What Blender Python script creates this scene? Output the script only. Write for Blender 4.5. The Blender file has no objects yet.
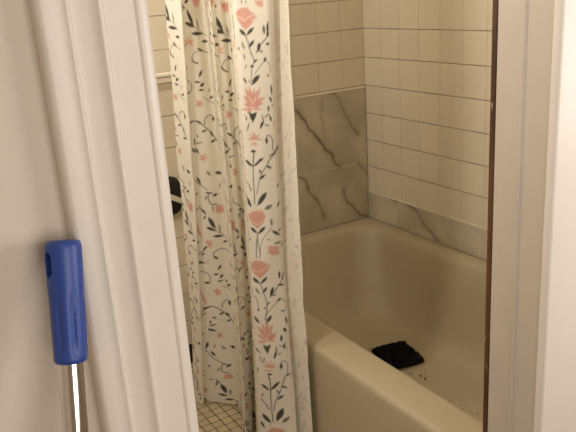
import bpy, bmesh, math, random
import numpy as np
from mathutils import Vector, Matrix
random.seed(7)
PI = math.pi
S = bpy.context.scene
COL = S.collection

# ------------------------------------------------------------------ helpers
def link(name, me, mat, parent=None):
    o = bpy.data.objects.new(name, me)
    COL.objects.link(o)
    if mat: me.materials.append(mat)
    if parent: o.parent = parent
    return o
def from_bm(name, bm, mat, parent=None, smooth=False, angle=None):
    bmesh.ops.recalc_face_normals(bm, faces=bm.faces[:])
    me = bpy.data.meshes.new(name); bm.to_mesh(me); bm.free()
    if smooth:
        me.polygons.foreach_set('use_smooth', [True] * len(me.polygons))
        if angle: me.set_sharp_from_angle(angle=math.radians(angle))
    return link(name, me, mat, parent)
def thing(name, label, cat, loc=(0, 0, 0), group=None):
    o = bpy.data.objects.new(name, None); COL.objects.link(o); o.location = loc
    o.empty_display_size = .05
    return tag(o, label, cat, group)
def tag(o, label, cat, group=None):
    o['label'] = label; o['category'] = cat
    if group: o['group'] = group
    return o
def part(o, label=None):
    if label: o['label'] = label
    return o
def struct(o, label=None, cat=None):
    o['kind'] = 'structure'
    if label: o['label'] = label
    if cat: o['category'] = cat
    return o
def box(bm, x0, x1, y0, y1, z0, z1, bev=0, seg=2):
    r = bmesh.ops.create_cube(bm, size=1)
    vs = r['verts']
    for v in vs:
        v.co = Vector(((x0 + x1) / 2 + v.co.x * (x1 - x0), (y0 + y1) / 2 + v.co.y * (y1 - y0), (z0 + z1) / 2 + v.co.z * (z1 - z0)))
    if bev:
        es = {e for v in vs for e in v.link_edges}
        bmesh.ops.bevel(bm, geom=list(es), offset=bev, segments=seg, profile=.5, affect='EDGES')
def frame(a, b):
    d = (b - a).normalized()
    u = d.cross(Vector((0, 0, 1)))
    if u.length < 1e-4: u = d.cross(Vector((1, 0, 0)))
    u.normalize(); return d, u, d.cross(u).normalized()
def loft(bm, rings, caps=True):
    R = [[bm.verts.new(p) for p in ring] for ring in rings]
    n = len(R[0])
    for a, b in zip(R, R[1:]):
        for i in range(n): bm.faces.new((a[i], a[(i + 1) % n], b[(i + 1) % n], b[i]))
    if caps: bm.faces.new(R[0]); bm.faces.new(R[-1])
    return R
def tube(bm, a, b, r, n=24, r2=None):
    a, b = Vector(a), Vector(b); d, u, v = frame(a, b); r2 = r2 or r
    loft(bm, [[p + (u * math.cos(t) + v * math.sin(t)) * q for t in [2 * PI * k / n for k in range(n)]] for p, q in ((a, r), (b, r2))])
def torus(bm, c, ax_u, ax_v, R, r, n=20, m=8):
    w = ax_u.cross(ax_v); rings = []
    for i in range(n):
        t = 2 * PI * i / n; e = ax_u * math.cos(t) + ax_v * math.sin(t)
        rings.append([bm.verts.new(c + e * (R + r * math.cos(q)) + w * r * math.sin(q)) for q in [2 * PI * k / m for k in range(m)]])
    for i in range(n):
        a, b = rings[i], rings[(i + 1) % n]
        for k in range(m): bm.faces.new((a[k], a[(k + 1) % m], b[(k + 1) % m], b[k]))

# ------------------------------------------------------------------ materials
def lin(r, g, b):
    f = lambda c: (c / 255 / 12.92 if c / 255 <= .04045 else ((c / 255 + .055) / 1.055) ** 2.4)
    return (f(r), f(g), f(b), 1)
class N:
    def __init__(s, name):
        s.m = bpy.data.materials.new(name); s.m.use_nodes = True
        s.t = s.m.node_tree; s.b = s.t.nodes['Principled BSDF']; s.tc = s.t.nodes.new('ShaderNodeTexCoord')
    def n(s, typ, **kw):
        x = s.t.nodes.new(typ)
        for k, v in kw.items(): setattr(x, k, v)
        return x
    def l(s, a, b): s.t.links.new(a, b)
    def math(s, op, a, b=None, c=None):
        x = s.n('ShaderNodeMath', operation=op)
        for i, v in enumerate((a, b, c)):
            if v is None: continue
            if hasattr(v, 'is_linked'): s.l(v, x.inputs[i])
            else: x.inputs[i].default_value = v
        return x.outputs[0]
    def mix(s, fac, a, b):
        x = s.n('ShaderNodeMix', data_type='RGBA')
        for sock, v in ((x.inputs['Factor'], fac), (x.inputs['A'], a), (x.inputs['B'], b)):
            if hasattr(v, 'is_linked'): s.l(v, sock)
            else: sock.default_value = v
        return x.outputs['Result']
    def noise(s, scale, detail=3, rough=.5, vec=None):
        x = s.n('ShaderNodeTexNoise'); x.inputs['Scale'].default_value = scale; x.inputs['Detail'].default_value = detail
        x.inputs['Roughness'].default_value = rough
        s.l(vec or s.tc.outputs['Object'], x.inputs['Vector']); return x.outputs['Fac']
    def ramp(s, v, lo, hi):
        x = s.n('ShaderNodeMapRange'); x.inputs['From Min'].default_value = lo; x.inputs['From Max'].default_value = hi
        s.l(v, x.inputs['Value']); return x.outputs['Result']
    def bump(s, h, strength, dist=.001, base=None):
        x = s.n('ShaderNodeBump'); x.inputs['Strength'].default_value = strength; x.inputs['Distance'].default_value = dist
        s.l(h, x.inputs['Height'])
        s.l(x.outputs['Normal'], s.b.inputs['Normal']); return x
def plain(name, col, rough=.5, metal=0, var=.06, nscale=14, bump=.0, bscale=120, coat=0):
    k = N(name)
    f = k.ramp(k.noise(nscale, 4, .6), .3, .7)
    c2 = tuple(c * (1 - var) for c in col[:3]) + (1,)
    k.l(k.mix(f, col, c2), k.b.inputs['Base Color'])
    k.b.inputs['Roughness'].default_value = rough; k.b.inputs['Metallic'].default_value = metal
    k.b.inputs['Coat Weight'].default_value = coat
    if bump: k.bump(k.noise(bscale, 3), bump, .002)
    return k.m
def grid_mat(name, ax_a, ax_b, pa, pb, oa, ob, wa, wb, tile, ga, gb, rough, var=.05, fade=None, bump=.6):
    """glazed tile on a wall or floor: joints every pa along axis a and every pb along axis b"""
    k = N(name)
    sep = k.n('ShaderNodeSeparateXYZ'); k.l(k.tc.outputs['Object'], sep.inputs[0])
    def joint(ax, p, o, w):
        q = k.math('DIVIDE', k.math('SUBTRACT', sep.outputs[ax], o), p)
        fr = k.math('SUBTRACT', q, k.math('ROUND', q))
        d = k.math('MULTIPLY', k.math('ABSOLUTE', fr), p)
        return k.math('SUBTRACT', 1.0, k.ramp(d, w * .35, w)), k.math('FLOOR', q)
    ja, ia = joint(ax_a, pa, oa, wa); jb, ib = joint(ax_b, pb, ob, wb)
    wn = k.n('ShaderNodeTexWhiteNoise', noise_dimensions='2D'); cv = k.n('ShaderNodeCombineXYZ')
    k.l(ia, cv.inputs[0]); k.l(ib, cv.inputs[1]); k.l(cv.outputs[0], wn.inputs[0])
    dark = tuple(c * (1 - var) for c in tile[:3]) + (1,)
    base = k.mix(wn.outputs['Value'], tile, dark)
    dirt = k.ramp(k.noise(9, 3, .6), .35, .65)
    fa = k.math('MULTIPLY', ja, k.math('ADD', ga[1], k.math('MULTIPLY', dirt, ga[2])))
    fb = k.math('MULTIPLY', jb, k.math('ADD', gb[1], k.math('MULTIPLY', dirt, gb[2])))
    c = k.mix(fa, base, ga[0]); c = k.mix(fb, c, gb[0])
    k.l(c, k.b.inputs['Base Color'])
    k.b.inputs['Roughness'].default_value = rough
    h = k.math('SUBTRACT', 1.0, k.math('MAXIMUM', k.math('MULTIPLY', ja, .6), jb))
    h2 = k.math('ADD', h, k.math('MULTIPLY', k.noise(7, 2), .35))
    k.bump(h2, bump, .0018)
    return k.m
def attr_mat(name, rough, trans=0, bump=None, coat=0):
    """colour comes from the printed / veined pattern stored on the mesh"""
    k = N(name); a = k.n('ShaderNodeAttribute', attribute_name='pattern')
    k.l(a.outputs['Color'], k.b.inputs['Base Color']); k.b.inputs['Roughness'].default_value = rough
    k.b.inputs['Coat Weight'].default_value = coat
    if bump: k.bump(k.noise(bump[0], 3), bump[1], .001)
    if trans:
        tr = k.n('ShaderNodeBsdfTranslucent'); k.l(a.outputs['Color'], tr.inputs['Color'])
        mx = k.n('ShaderNodeMixShader'); mx.inputs[0].default_value = trans
        out = k.t.nodes['Material Output']; k.l(k.b.outputs[0], mx.inputs[1]); k.l(tr.outputs[0], mx.inputs[2]); k.l(mx.outputs[0], out.inputs['Surface'])
        k.b.inputs['Specular IOR Level'].default_value = .15
    return k.m

GROUT = lin(110, 84, 52)
TILE = lin(226, 214, 190)
M_tile_right = grid_mat('glazed_tile_right', 0, 2, .1051, .108, 0, 0, .0016, .0022, TILE, (GROUT, .1, .3), (GROUT, .55, .35), .28, .05)
M_tile_far = grid_mat('glazed_tile_far', 1, 2, .108, .108, 0, 0, .0016, .0022, TILE, (GROUT, .1, .3), (GROUT, .45, .4), .28, .05)
M_tile_plain = grid_mat('glazed_tile_left', 1, 2, .108, .108, 0, 0, .0016, .0022, TILE, (GROUT, .2, .3), (GROUT, .5, .3), .28, .05)
M_floor = grid_mat('mosaic_floor', 0, 1, .0335, .0335, .004, .006, .0021, .0021, lin(186, 168, 134), (lin(60, 46, 28), .9, .1), (lin(60, 46, 28), .9, .1), .45, .16)
M_paint_trim = plain('trim_gloss_paint', lin(228, 218, 204), .38, var=.035, nscale=22, bump=.10, bscale=60)
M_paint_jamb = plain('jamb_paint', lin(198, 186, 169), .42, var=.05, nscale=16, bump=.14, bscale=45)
M_wall = plain('wall_paint', lin(218, 205, 188), .75, var=.03, nscale=5, bump=.06, bscale=200)
M_hallwall = plain('hall_paint', lin(225, 215, 198), .8, var=.03, nscale=5)
M_ceiling = plain('ceiling_paint', lin(236, 232, 222), .85)
M_hallfloor = plain('hall_floor_wood', lin(120, 88, 58), .5, var=.3, nscale=6)
M_bathpaint = plain('bath_paint', lin(176, 158, 128), .7)
M_enamel = N('tub_enamel')
def _enamel():
    k = M_enamel
    f = k.ramp(k.noise(3.5, 4, .6), .35, .75)
    g = k.ramp(k.noise(60, 3, .6), .62, .80)
    c = k.mix(k.math('MULTIPLY', f, .30), lin(180, 166, 138), lin(152, 136, 104))
    c = k.mix(k.math('MULTIPLY', g, .22), c, lin(140, 112, 74))
    k.l(c, k.b.inputs['Base Color']); k.b.inputs['Roughness'].default_value = .48
    k.bump(k.noise(18, 2), .05, .002)
_enamel(); M_enamel = M_enamel.m
def wood_mat():
    k = N('bare_stained_wood')
    mp = k.n('ShaderNodeMapping'); mp.inputs['Scale'].default_value = (60, 60, 3); k.l(k.tc.outputs['Object'], mp.inputs['Vector'])
    c = k.mix(k.ramp(k.noise(1.0, 4, .6, mp.outputs[0]), .3, .7), lin(104, 66, 34), lin(58, 34, 16))
    mp2 = k.n('ShaderNodeMapping'); mp2.inputs['Scale'].default_value = (80, 80, 14); k.l(k.tc.outputs['Object'], mp2.inputs['Vector'])
    c = k.mix(k.ramp(k.noise(1.0, 3, .6, mp2.outputs[0]), .66, .70), c, lin(205, 180, 150))
    k.l(c, k.b.inputs['Base Color']); k.b.inputs['Roughness'].default_value = .55
    return k.m
M_wood = wood_mat()
M_blue = plain('blue_plastic', lin(42, 70, 148), .40, var=.05, nscale=30)
def chrome():
    k = N('chrome_steel'); k.b.inputs['Metallic'].default_value = 1; k.b.inputs['Roughness'].default_value = .09
    k.l(k.mix(k.noise(40, 2), (.80, .77, .73, 1), (.70, .67, .63, 1)), k.b.inputs['Base Color']); return k.m
M_chrome = chrome()
M_ceramic = plain('white_ceramic', lin(232, 224, 205), .25)
M_black = plain('black_plastic', (.008, .008, .009, 1), .4)
M_blacktile = plain('black_base_tile', (.012, .011, .011, 1), .3)
M_strap = plain('white_strap', lin(225, 215, 195), .6)
M_navy = plain('black_chenille', (.0016, .0018, .003, 1), 1.0, var=.4, nscale=90)
M_grit = plain('dark_grit', (.035, .025, .015, 1), .9)
M_bristle = plain('bristle', lin(60, 90, 160), .7)
M_cloth = attr_mat('printed_curtain_cloth', .85, .22, (900, .05))
M_marble = attr_mat('veined_marble_tile', .22, 0)

# ------------------------------------------------------------------ layout (metres; origin = tiled corner above the tub, X toward the door, -Y to the left)
FL, CE = -1.14, 1.30            # floor and ceiling
DB, DF = 1.4787, 1.5787         # door wall: bathroom face, hall face
YL, YR = -1.4567, -.8792          # clear opening
HEAD = .88
BL = -2.15                      # bathroom left wall
def slab(name, mat, *b, **kw):
    bm = bmesh.new(); box(bm, *b, **kw); return from_bm(name, bm, mat, kw.get('parent'))
W_right = struct(slab('wall_right', M_tile_right, 0, DB, 0, .1, FL, CE))
W_far = struct(slab('wall_far', M_tile_far, -.1, 0, BL - .1, .1, FL, CE))
struct(slab('wall_left', M_bathpaint, 0, DB, BL - .1, BL, FL, CE))
struct(slab('floor', M_floor, -.1, DF, BL - .1, .1, FL - .1, FL))
struct(slab('ceiling', M_ceiling, -.1, 3.6, -2.75, .6, CE, CE + .08))
bm = bmesh.new()
box(bm, DB, DF, BL - .1 - .5, YL - .02, FL, CE); box(bm, DB, DF, YR + .02, .6, FL, CE); box(bm, DB, DF, YL - .02, YR + .02, HEAD + .02, CE)
struct(from_bm('wall_front', bm, M_wall))
struct(slab('floor', M_hallfloor, DF, 3.6, -2.75, .6, FL - .1, FL))
struct(slab('wall_back', M_hallwall, 3.5, 3.6, -2.75, .6, FL, CE))
struct(slab('added_dark_panel', M_wood, 3.47, 3.5, -1.9, -1.15, FL, .9, bev=.004))  # added, out of view: dark brown slab for the chrome pole to reflect
struct(slab('wall_hall_left', M_hallwall, DF, 3.5, -2.75, -2.65, FL, CE))
struct(slab('wall_hall_right', M_hallwall, DF, 3.5, .5, .6, FL, CE))
struct(slab('baseboard_far', M_blacktile, 0, .012, BL, -.815, FL, -1.066, bev=.003))

# door lining: jambs with stop, head, bare wood edge on the bathroom side
def extrude_profile(bm, pts, z0, z1):
    loft(bm, [[Vector((x, y, z)) for x, y in pts] for z in (z0, z1)])
DS = 1.5317                     # face of the door stop
bm = bmesh.new()
extrude_profile(bm, [(DF, YR + .0015), (DF, YR + .02), (DB, YR + .02), (DB, YR + .0015), (DB + .0015, YR), (DS - .0065, YR), (DS - .0052, YR - .0016), (DS - .0025, YR - .0024), (DS, YR - .0016), (DS + .0016, YR + .0004), (DS + .0022, YR + .0015)], FL, HEAD)
struct(from_bm('trim_1', bm, M_paint_jamb), 'painted right door jamb with a raised stop strip', 'door frame')
bm = bmesh.new()
extrude_profile(bm, [(DF, YL), (DF, YL - .02), (DB, YL - .02), (DB, YL + .008), (DS, YL + .008), (DS, YL)], FL, HEAD)
struct(from_bm('trim_2', bm, M_paint_jamb))
bm = bmesh.new(); box(bm, DB, DF, YL - .02, YR + .02, HEAD, HEAD + .02); box(bm, DB, DS, YL, YR, HEAD - .006, HEAD)
struct(from_bm('trim_3', bm, M_paint_jamb))
bm = bmesh.new(); box(bm, DB - .0115, DB, YR + .0005, YR + .055, FL, HEAD + .06, bev=.0015); 
struct(from_bm('trim_4', bm, M_wood), 'bare brown wood edge on the far side of the right door jamb', 'door trim')
bm = bmesh.new(); box(bm, DB - .0165, DB, YL - .06, YL, FL, HEAD + .06, bev=.0015)
struct(from_bm('trim_5', bm, M_wood))

# hall-side casings
def casing(y_in, sgn):
    # (distance outward from the opening edge, thickness)
    prof = [(.0, .004), (.001, .0065), (.004, .0085), (.0092, .0095), (.0108, .0130), (.0120, .0150), (.0138, .0157), (.0156, .0150), (.0168, .0140), (.036, .0142), (.0450, .0144), (.0470, .0178), (.0482, .0192), (.0500, .0197), (.0518, .0189), (.0530, .0172),
            (.060, .0152), (.068, .0128), (.0735, .0118), (.0742, .0122), (.0768, .0196), (.0780, .0212), (.0797, .0219), (.0815, .0213), (.0830, .0204), (.090, .0205), (.100, .021), (.1035, .0195), (.1055, .016), (.1055, 0), (0, 0)]
    return [(DF + t, y_in + sgn * d) for d, t in prof]
bm = bmesh.new(); extrude_profile(bm, casing(YL + .0005, -1), FL, HEAD + .1)
struct(from_bm('trim_6', bm, M_paint_trim, smooth=True, angle=40), 'moulded off-white left door casing', 'door casing')
bm = bmesh.new()
extrude_profile(bm, [(DF + t, y) for y, t in ((YR - .0005, 0), (YR - .0005, .011), (YR + .0015, .0135), (YR + .004, .0145), (YR + .09, .0165), (YR + .1, .0165), (YR + .1015, .014), (YR + .1015, 0))], FL, HEAD + .1)
struct(from_bm('trim_7', bm, M_paint_trim, smooth=True, angle=50), 'flat white right door casing', 'door casing')
bm = bmesh.new(); box(bm, DF, DF + .016, YL, YR, HEAD, HEAD + .1, bev=.003)
struct(from_bm('trim_8', bm, M_paint_trim))

# ------------------------------------------------------------------ marble tiles set in the walls (pattern stored on the mesh)
def seg_dist(A, B, p, q):
    d = (q[0] - p[0], q[1] - p[1]); L2 = d[0] ** 2 + d[1] ** 2 + 1e-12
    t = np.clip(((A - p[0]) * d[0] + (B - p[1]) * d[1]) / L2, 0, 1)
    return np.hypot(A - p[0] - t * d[0], B - p[1] - t * d[1]), t
def vnoise(A, B, scale, seed, oct=4):
    rs = np.random.RandomState(seed); out = np.zeros_like(A); amp = 1; tot = 0
    for o in range(oct):
        g = rs.rand(64, 64); x = A * scale; y = B * scale
        xi = np.floor(x).astype(int); yi = np.floor(y).astype(int); fx = x - xi; fy = y - yi
        fx = fx * fx * (3 - 2 * fx); fy = fy * fy * (3 - 2 * fy)
        G = lambda i, j: g[i % 64, j % 64]
        out += amp * (G(xi, yi) * (1 - fx) * (1 - fy) + G(xi + 1, yi) * fx * (1 - fy) + G(xi, yi + 1) * (1 - fx) * fy + G(xi + 1, yi + 1) * fx * fy)
        tot += amp; amp *= .5; scale *= 2
    return out / tot
def set_pattern(me, rgb):
    at = me.attributes.new('pattern', 'FLOAT_COLOR', 'POINT')
    c = np.ones((rgb.shape[0], 4), np.float32); c[:, :3] = rgb
    at.data.foreach_set('color', c.ravel())
def grid_mesh(name, P):
    """P (rows, cols, 3) -> smooth quad grid mesh"""
    r, c = P.shape[:2]; me = bpy.data.meshes.new(name)
    i = np.arange(r * c).reshape(r, c)
    q = np.stack([i[:-1, :-1], i[:-1, 1:], i[1:, 1:], i[1:, :-1]], -1).reshape(-1, 4)
    me.vertices.add(r * c); me.vertices.foreach_set('co', P.astype(np.float32).ravel())
    me.loops.add(q.size); me.loops.foreach_set('vertex_index', q.ravel().astype(np.int32))
    me.polygons.add(len(q)); me.polygons.foreach_set('loop_start', np.arange(0, q.size, 4, dtype=np.int32)); me.polygons.foreach_set('loop_total', np.full(len(q), 4, np.int32))
    me.polygons.foreach_set('use_smooth', np.ones(len(q), bool))
    me.update(calc_edges=True); me.validate(); return me
def marble(a0, a1, b0, b1, veins, seams, to_xyz, name, parent, seed):
    na, nb = int((a1 - a0) / .0025), int((b1 - b0) / .0025)
    a = np.linspace(a0, a1, na); b = np.linspace(b0, b1, nb); A, B = np.meshgrid(a, b)
    base = np.array(lin(206, 196, 172)[:3]); grey = np.array(lin(150, 140, 120)[:3]); vein = np.array(lin(112, 94, 66)[:3])
    n = vnoise(A + 3, B + 5, 9, seed); n2 = vnoise(A + 7, B + 2, 30, seed + 1)
    f = np.clip((n - .38) / .35, 0, 1)[..., None] * .45
    rgb = base * (1 - f) + grey * f
    wx = A + (vnoise(A + 1, B, 26, seed + 2) - .5) * .022; wy = B + (vnoise(A, B + 9, 26, seed + 3) - .5) * .022
    for pts, w, st in veins:
        dm = np.full(A.shape, 9.)
        for p, q in zip(pts, pts[1:]): dm = np.minimum(dm, seg_dist(wx, wy, p, q)[0])
        core = np.exp(-(dm / (w * (.5 + n2))) ** 2) * st; halo = np.exp(-(dm / (w * 5)) ** 2) * st * .33
        k = np.clip(core * .85 + halo, 0, 1)[..., None]; rgb = rgb * (1 - k) + vein * k
    for ax, v in seams:
        d = np.abs((A if ax == 0 else B) - v); k = np.exp(-(d / .0016) ** 2)[..., None] * .7
        rgb = rgb * (1 - k) + np.array(lin(226, 214, 186)[:3]) * k
    P = np.stack(to_xyz(A, B), -1); o = link(name, grid_mesh(name, P), M_marble, parent); set_pattern(o.data, rgb.reshape(-1, 3))
    # the edge of the slab
    return o
VEINS = [([(-.345, -.25), (-.323, -.274), (-.291, -.315), (-.258, -.363), (-.236, -.394), (-.206, -.436), (-.178, -.470), (-.163, -.504), (-.138, -.518)], .0048, .8),
         ([(-.178, -.222), (-.150, -.233), (-.131, -.254), (-.121, -.289), (-.089, -.335), (-.066, -.373), (-.042, -.408)], .0034, .65),
         ([(-.211, -.237), (-.215, -.303), (-.206, -.351), (-.199, -.407)], .005, .3),
         ([(-.36, -.51), (-.331, -.524), (-.301, -.555), (-.291, -.588), (-.265, -.622), (-.235, -.668), (-.221, -.708)], .0038, .7),
         ([(-.127, -.622), (-.107, -.667), (-.083, -.709), (-.049, -.746), (-.013, -.752)], .0038, .65),
         ([(-.05, -.521), (-.030, -.540), (-.015, -.561), (-.001, -.585)], .005, .5),
         ([(-.62, -.24), (-.56, -.36), (-.50, -.50), (-.45, -.62)], .004, .6)]
mp = marble(-.76, -.004, -.757, -.226, VEINS, [(1, -.520), (0, -.332), (0, -.70)], lambda A, B: (A * 0 + .004, A, B), 'marble_tile_panel', W_far, 11)
part(mp, 'grey marble tiles with brown veins')
bm = bmesh.new(); box(bm, .0005, .0038, -.76, -.004, -.757, -.226); from_bm('tile_backing', bm, M_bathpaint, W_far)
bm = bmesh.new(); box(bm, .0005, .0052, -.762, -.0035, -.2262, -.2212, bev=.001); from_bm('grout_bead', bm, M_ceramic, W_far)
VR = [([(.149, -.653), (.215, -.650), (.262, -.653), (.298, -.662), (.332, -.702), (.378, -.728), (.417, -.753)], .0034, .7), ([(.75, -.66), (.86, -.72), (.95, -.75)], .003, .5)]
mp = marble(.006, DB, -.757, -.649, VR, [(0, .62), (0, 1.23)], lambda A, B: (A, A * 0 - .004, B), 'marble_tile_strip', W_right, 23)
part(mp, 'row of grey marble tiles above the tub')
bm = bmesh.new(); box(bm, .004, DB, -.0038, -.0005, -.757, -.649); from_bm('tile_backing', bm, M_bathpaint, W_right)
bm = bmesh.new(); box(bm, .004, DB, -.0050, -.0005, -.6492, -.6455, bev=.001); from_bm('grout_bead', bm, M_ceramic, W_right)

# ------------------------------------------------------------------ bathtub
def rrect(x0, x1, y0, y1, r, z, k=10):
    out = []
    for cx, cy, a0 in ((x1 - r, y1 - r, 0), (x0 + r, y1 - r, PI / 2), (x0 + r, y0 + r, PI), (x1 - r, y0 + r, 1.5 * PI)):
        for i in range(k + 1):
            t = a0 + PI / 2 * i / k; out.append(Vector((cx + r * math.cos(t), cy + r * math.sin(t), z)))
    return out
X0, X1, YB = .0045, DB - .019, -.0045
loops = [(X0, X1, -.800, YB, .012, FL), (X0, X1, -.801, YB, .012, -.82), (X0, X1, -.8010, YB, .012, -.776), (X0, X1, -.7995, YB, .012, -.7680), (X0, X1, -.796, YB, .012, -.7620), (X0, X1, -.7905, YB, .012, -.7585),
         (X0, X1, -.783, YB, .014, -.7572), (X0 + .02, X1 - .04, -.735, YB - .012, .05, -.7570), (.050, 1.395, -.706, -.034, .085, -.7575),
         (.060, 1.385, -.698, -.043, .088, -.7600), (.070, 1.375, -.690, -.053, .09, -.767), (.0775, 1.367, -.684, -.0605, .092, -.779), (.083, 1.362, -.680, -.066, .095, -.797),
         (.115, 1.345, -.662, -.084, .10, -.87), (.155, 1.325, -.642, -.108, .11, -.96), (.19, 1.31, -.622, -.130, .115, -1.02), (.212, 1.295, -.606, -.148, .12, -1.048), (.238, 1.275, -.588, -.168, .12, -1.066), (.275, 1.24, -.56, -.198, .12, -1.078), (.33, 1.19, -.52, -.24, .11, -1.084), (.5, 1.05, -.46, -.33, .05, -1.087)]
bm = bmesh.new(); loft(bm, [rrect(*l) for l in loops], caps=False)
bm.verts.ensure_lookup_table(); n = 44
bm.faces.new([bm.verts[len(bm.verts) - n + i] for i in range(n)])
tub = from_bm('bathtub', bm, M_enamel, None, True)
tag(tub, 'cream enamel built-in bathtub along the tiled wall, brown stains inside', 'bathtub')
bm = bmesh.new(); rr = random.Random(4)
for k in range(46):
    x, y = (rr.gauss(.66, .03), rr.gauss(-.33, .04)) if k < 14 else (rr.uniform(.45, 1.05), rr.uniform(-.48, -.24))
    s = rr.uniform(.0008, .0024) if k > 3 else rr.uniform(.0025, .0042)
    m = Matrix.Translation((x, y, -1.0855 + s * .3)) @ Matrix.Rotation(rr.uniform(0, 3), 4, 'Z') @ Matrix.Diagonal((s * 1.5, s, s * .5, 1))
    bmesh.ops.create_icosphere(bm, subdivisions=1, radius=1, matrix=m)
o = from_bm('grit', bm, M_grit); o['kind'] = 'stuff'; tag(o, 'dark specks of grit scattered on the bathtub floor', 'dirt')

# fluffy black washing sponge in the tub
bm = bmesh.new()
Mx = Matrix.Translation((.527, -.297, -1.0862)) @ Matrix.Rotation(math.radians(-12), 4, 'Z')
nx, ny = 26, 18; hx, hy, H = .070, .062, .026
def top(u, v): return H * (1 - max(abs(u), abs(v)) ** 6 * .5) * (1 + .12 * math.sin(5 * u + 2 * v))
g = {}
for i in range(nx + 1):
    for j in range(ny + 1):
        u, v = 2 * i / nx - 1, 2 * j / ny - 1
        g[i, j] = bm.verts.new(Mx @ Vector((u * hx * (1 + .05 * math.sin(4 * v)), v * hy * (1 + .05 * math.sin(3 * u)), top(u, v))))
for i in range(nx):
    for j in range(ny): bm.faces.new((g[i, j], g[i + 1, j], g[i + 1, j + 1], g[i, j + 1]))
edge = [(i, 0) for i in range(nx)] + [(nx, j) for j in range(ny)] + [(i, ny) for i in range(nx, 0, -1)] + [(0, j) for j in range(ny, 0, -1)]
low = []
for e in edge:
    c = Mx.inverted() @ g[e].co; low.append(bm.verts.new(Mx @ Vector((c.x * .94, c.y * .94, .0015))))
for k in range(len(edge)):
    k2 = (k + 1) % len(edge); bm.faces.new((g[edge[k]], g[edge[k2]], low[k2], low[k]))
bm.faces.new(low)
rr = random.Random(2)
for k in range(1500):                                  # chenille tufts
    u, v = rr.uniform(-1, 1), rr.uniform(-1, 1)
    if k % 2: (u, v) = (math.copysign(1, u), v) if rr.random() < .5 else (u, math.copysign(1, v))
    z = top(u, v) if not k % 2 else rr.uniform(.006, H * .8)
    b0 = Vector((u * hx * .98, v * hy * .98, z))
    d = Vector((u * (.9 if abs(u) > .95 else .2) + rr.gauss(0, .35), v * (.9 if abs(v) > .95 else .2) + rr.gauss(0, .35), .25 if k % 2 else .9)).normalized()
    L, r = rr.uniform(.004, .009), rr.uniform(.0013, .0022)
    tip = b0 + d * L; tip.z = max(tip.z, .0012)
    d2, uu, vv = frame(b0, tip)
    base = [bm.verts.new(Mx @ (b0 + (uu * math.cos(t) + vv * math.sin(t)) * r)) for t in (0, 2.1, 4.2)]
    mid = [bm.verts.new(Mx @ (b0.lerp(tip, .75) + (uu * math.cos(t) + vv * math.sin(t)) * r)) for t in (0, 2.1, 4.2)]
    tv = bm.verts.new(Mx @ tip)
    for i in range(3):
        bm.faces.new((base[i], base[(i + 1) % 3], mid[(i + 1) % 3], mid[i])); bm.faces.new((mid[i], mid[(i + 1) % 3], tv))
sp = from_bm('bath_sponge', bm, M_navy, None)
tag(sp, 'fluffy black wash sponge lying on the bathtub floor', 'sponge')

# ------------------------------------------------------------------ towel bar and hanging brush on the far wall
tb = thing('towel_bar', 'pale towel bar on the far wall left of the curtain', 'towel bar', (0, -1.1, -.075))
def at(root, bm): bmesh.ops.translate(bm, verts=bm.verts[:], vec=-Vector(root.location)); return bm
bm = bmesh.new(); tube(bm, (.055, -1.36, -.075), (.055, -.70, -.075), .0092); from_bm('bar', at(tb, bm), M_ceramic, tb, True, 40)
for y in (-1.36, -.70):
    bm = bmesh.new(); box(bm, 0, .068, y - .014, y + .014, -.098, -.052, bev=.006, seg=3); from_bm('bracket', at(tb, bm), M_ceramic, tb, True, 40)
br = thing('bath_brush', 'black oval item with a white band hanging on the far wall below the towel bar', 'bath brush', (0, -.872, -.487))
bm = bmesh.new(); rings = []
for x, s in ((0, .86), (.006, .97), (.014, 1), (.022, .97), (.028, .86), (.030, .6)):
    rings.append([Vector((x, .056 * s * math.copysign(abs(math.cos(t)) ** .75, math.cos(t)), .070 * s * math.copysign(abs(math.sin(t)) ** .75, math.sin(t)))) for t in [2 * PI * k / 40 for k in range(40)]])
loft(bm, rings); from_bm('body', bm, M_black, br, True, 50)
bm = bmesh.new(); rings = []
for i in range(13):
    q = i / 12; y = -.052 + .104 * q; z = .036 - .062 * q; x = .030 + .006 * math.sin(PI * q)
    rings.append([Vector((x + dx, y + dz * .51, z + dz * .86)) for dx, dz in ((-.008 if i in (0, 12) else -.001, -.009), (.0015, -.009), (.0015, .009), (-.008 if i in (0, 12) else -.001, .009))])
loft(bm, rings); part(from_bm('strap', bm, M_strap, br), 'white band')

# ------------------------------------------------------------------ shower curtain: pleated cloth, rod and rings
CP = np.array([[-0.95, 0.3833, 0.3297, 0.2672], [-0.945, 0.4718, 0.4059, 0.301], [-0.925, 0.4515, 0.3894, 0.2892], [-0.89, 0.4371, 0.4062, 0.3311], [-0.853, 0.4201, 0.4191, 0.3807], [-0.875, 0.4853, 0.4859, 0.4543], [-0.915, 0.5897, 0.5851, 0.5568], [-0.905, 0.5802, 0.577, 0.5504], [-0.885, 0.5758, 0.5758, 0.5362], [-0.862, 0.5715, 0.5657, 0.5151], [-0.885, 0.6357, 0.6154, 0.5652], [-0.925, 0.7313, 0.7059, 0.6524], [-0.922, 0.7476, 0.7217, 0.6677], [-0.895, 0.769, 0.7509, 0.7182], [-0.868, 0.7903, 0.76, 0.7541], [-0.853, 0.7918, 0.755, 0.7684]])
RV = np.array([[-0.849, 0.7295, 0.6889, 0.6786], [-0.845, 0.769, 0.7358, 0.7393], [-0.832, 0.7874, 0.7649, 0.7659], [-0.822, 0.8059, 0.7906, 0.7922]])
ROW = (.15, -.5, -1.13)
def rowx(tab, z):
    z = max(min(z, .2), -1.2); out = np.zeros(len(tab))
    for i, a in enumerate(ROW):
        w = 1.
        for j, b in enumerate(ROW):
            if i != j: w *= (z - b) / (a - b)
        out += w * tab[:, i + 1]
    return out
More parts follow.
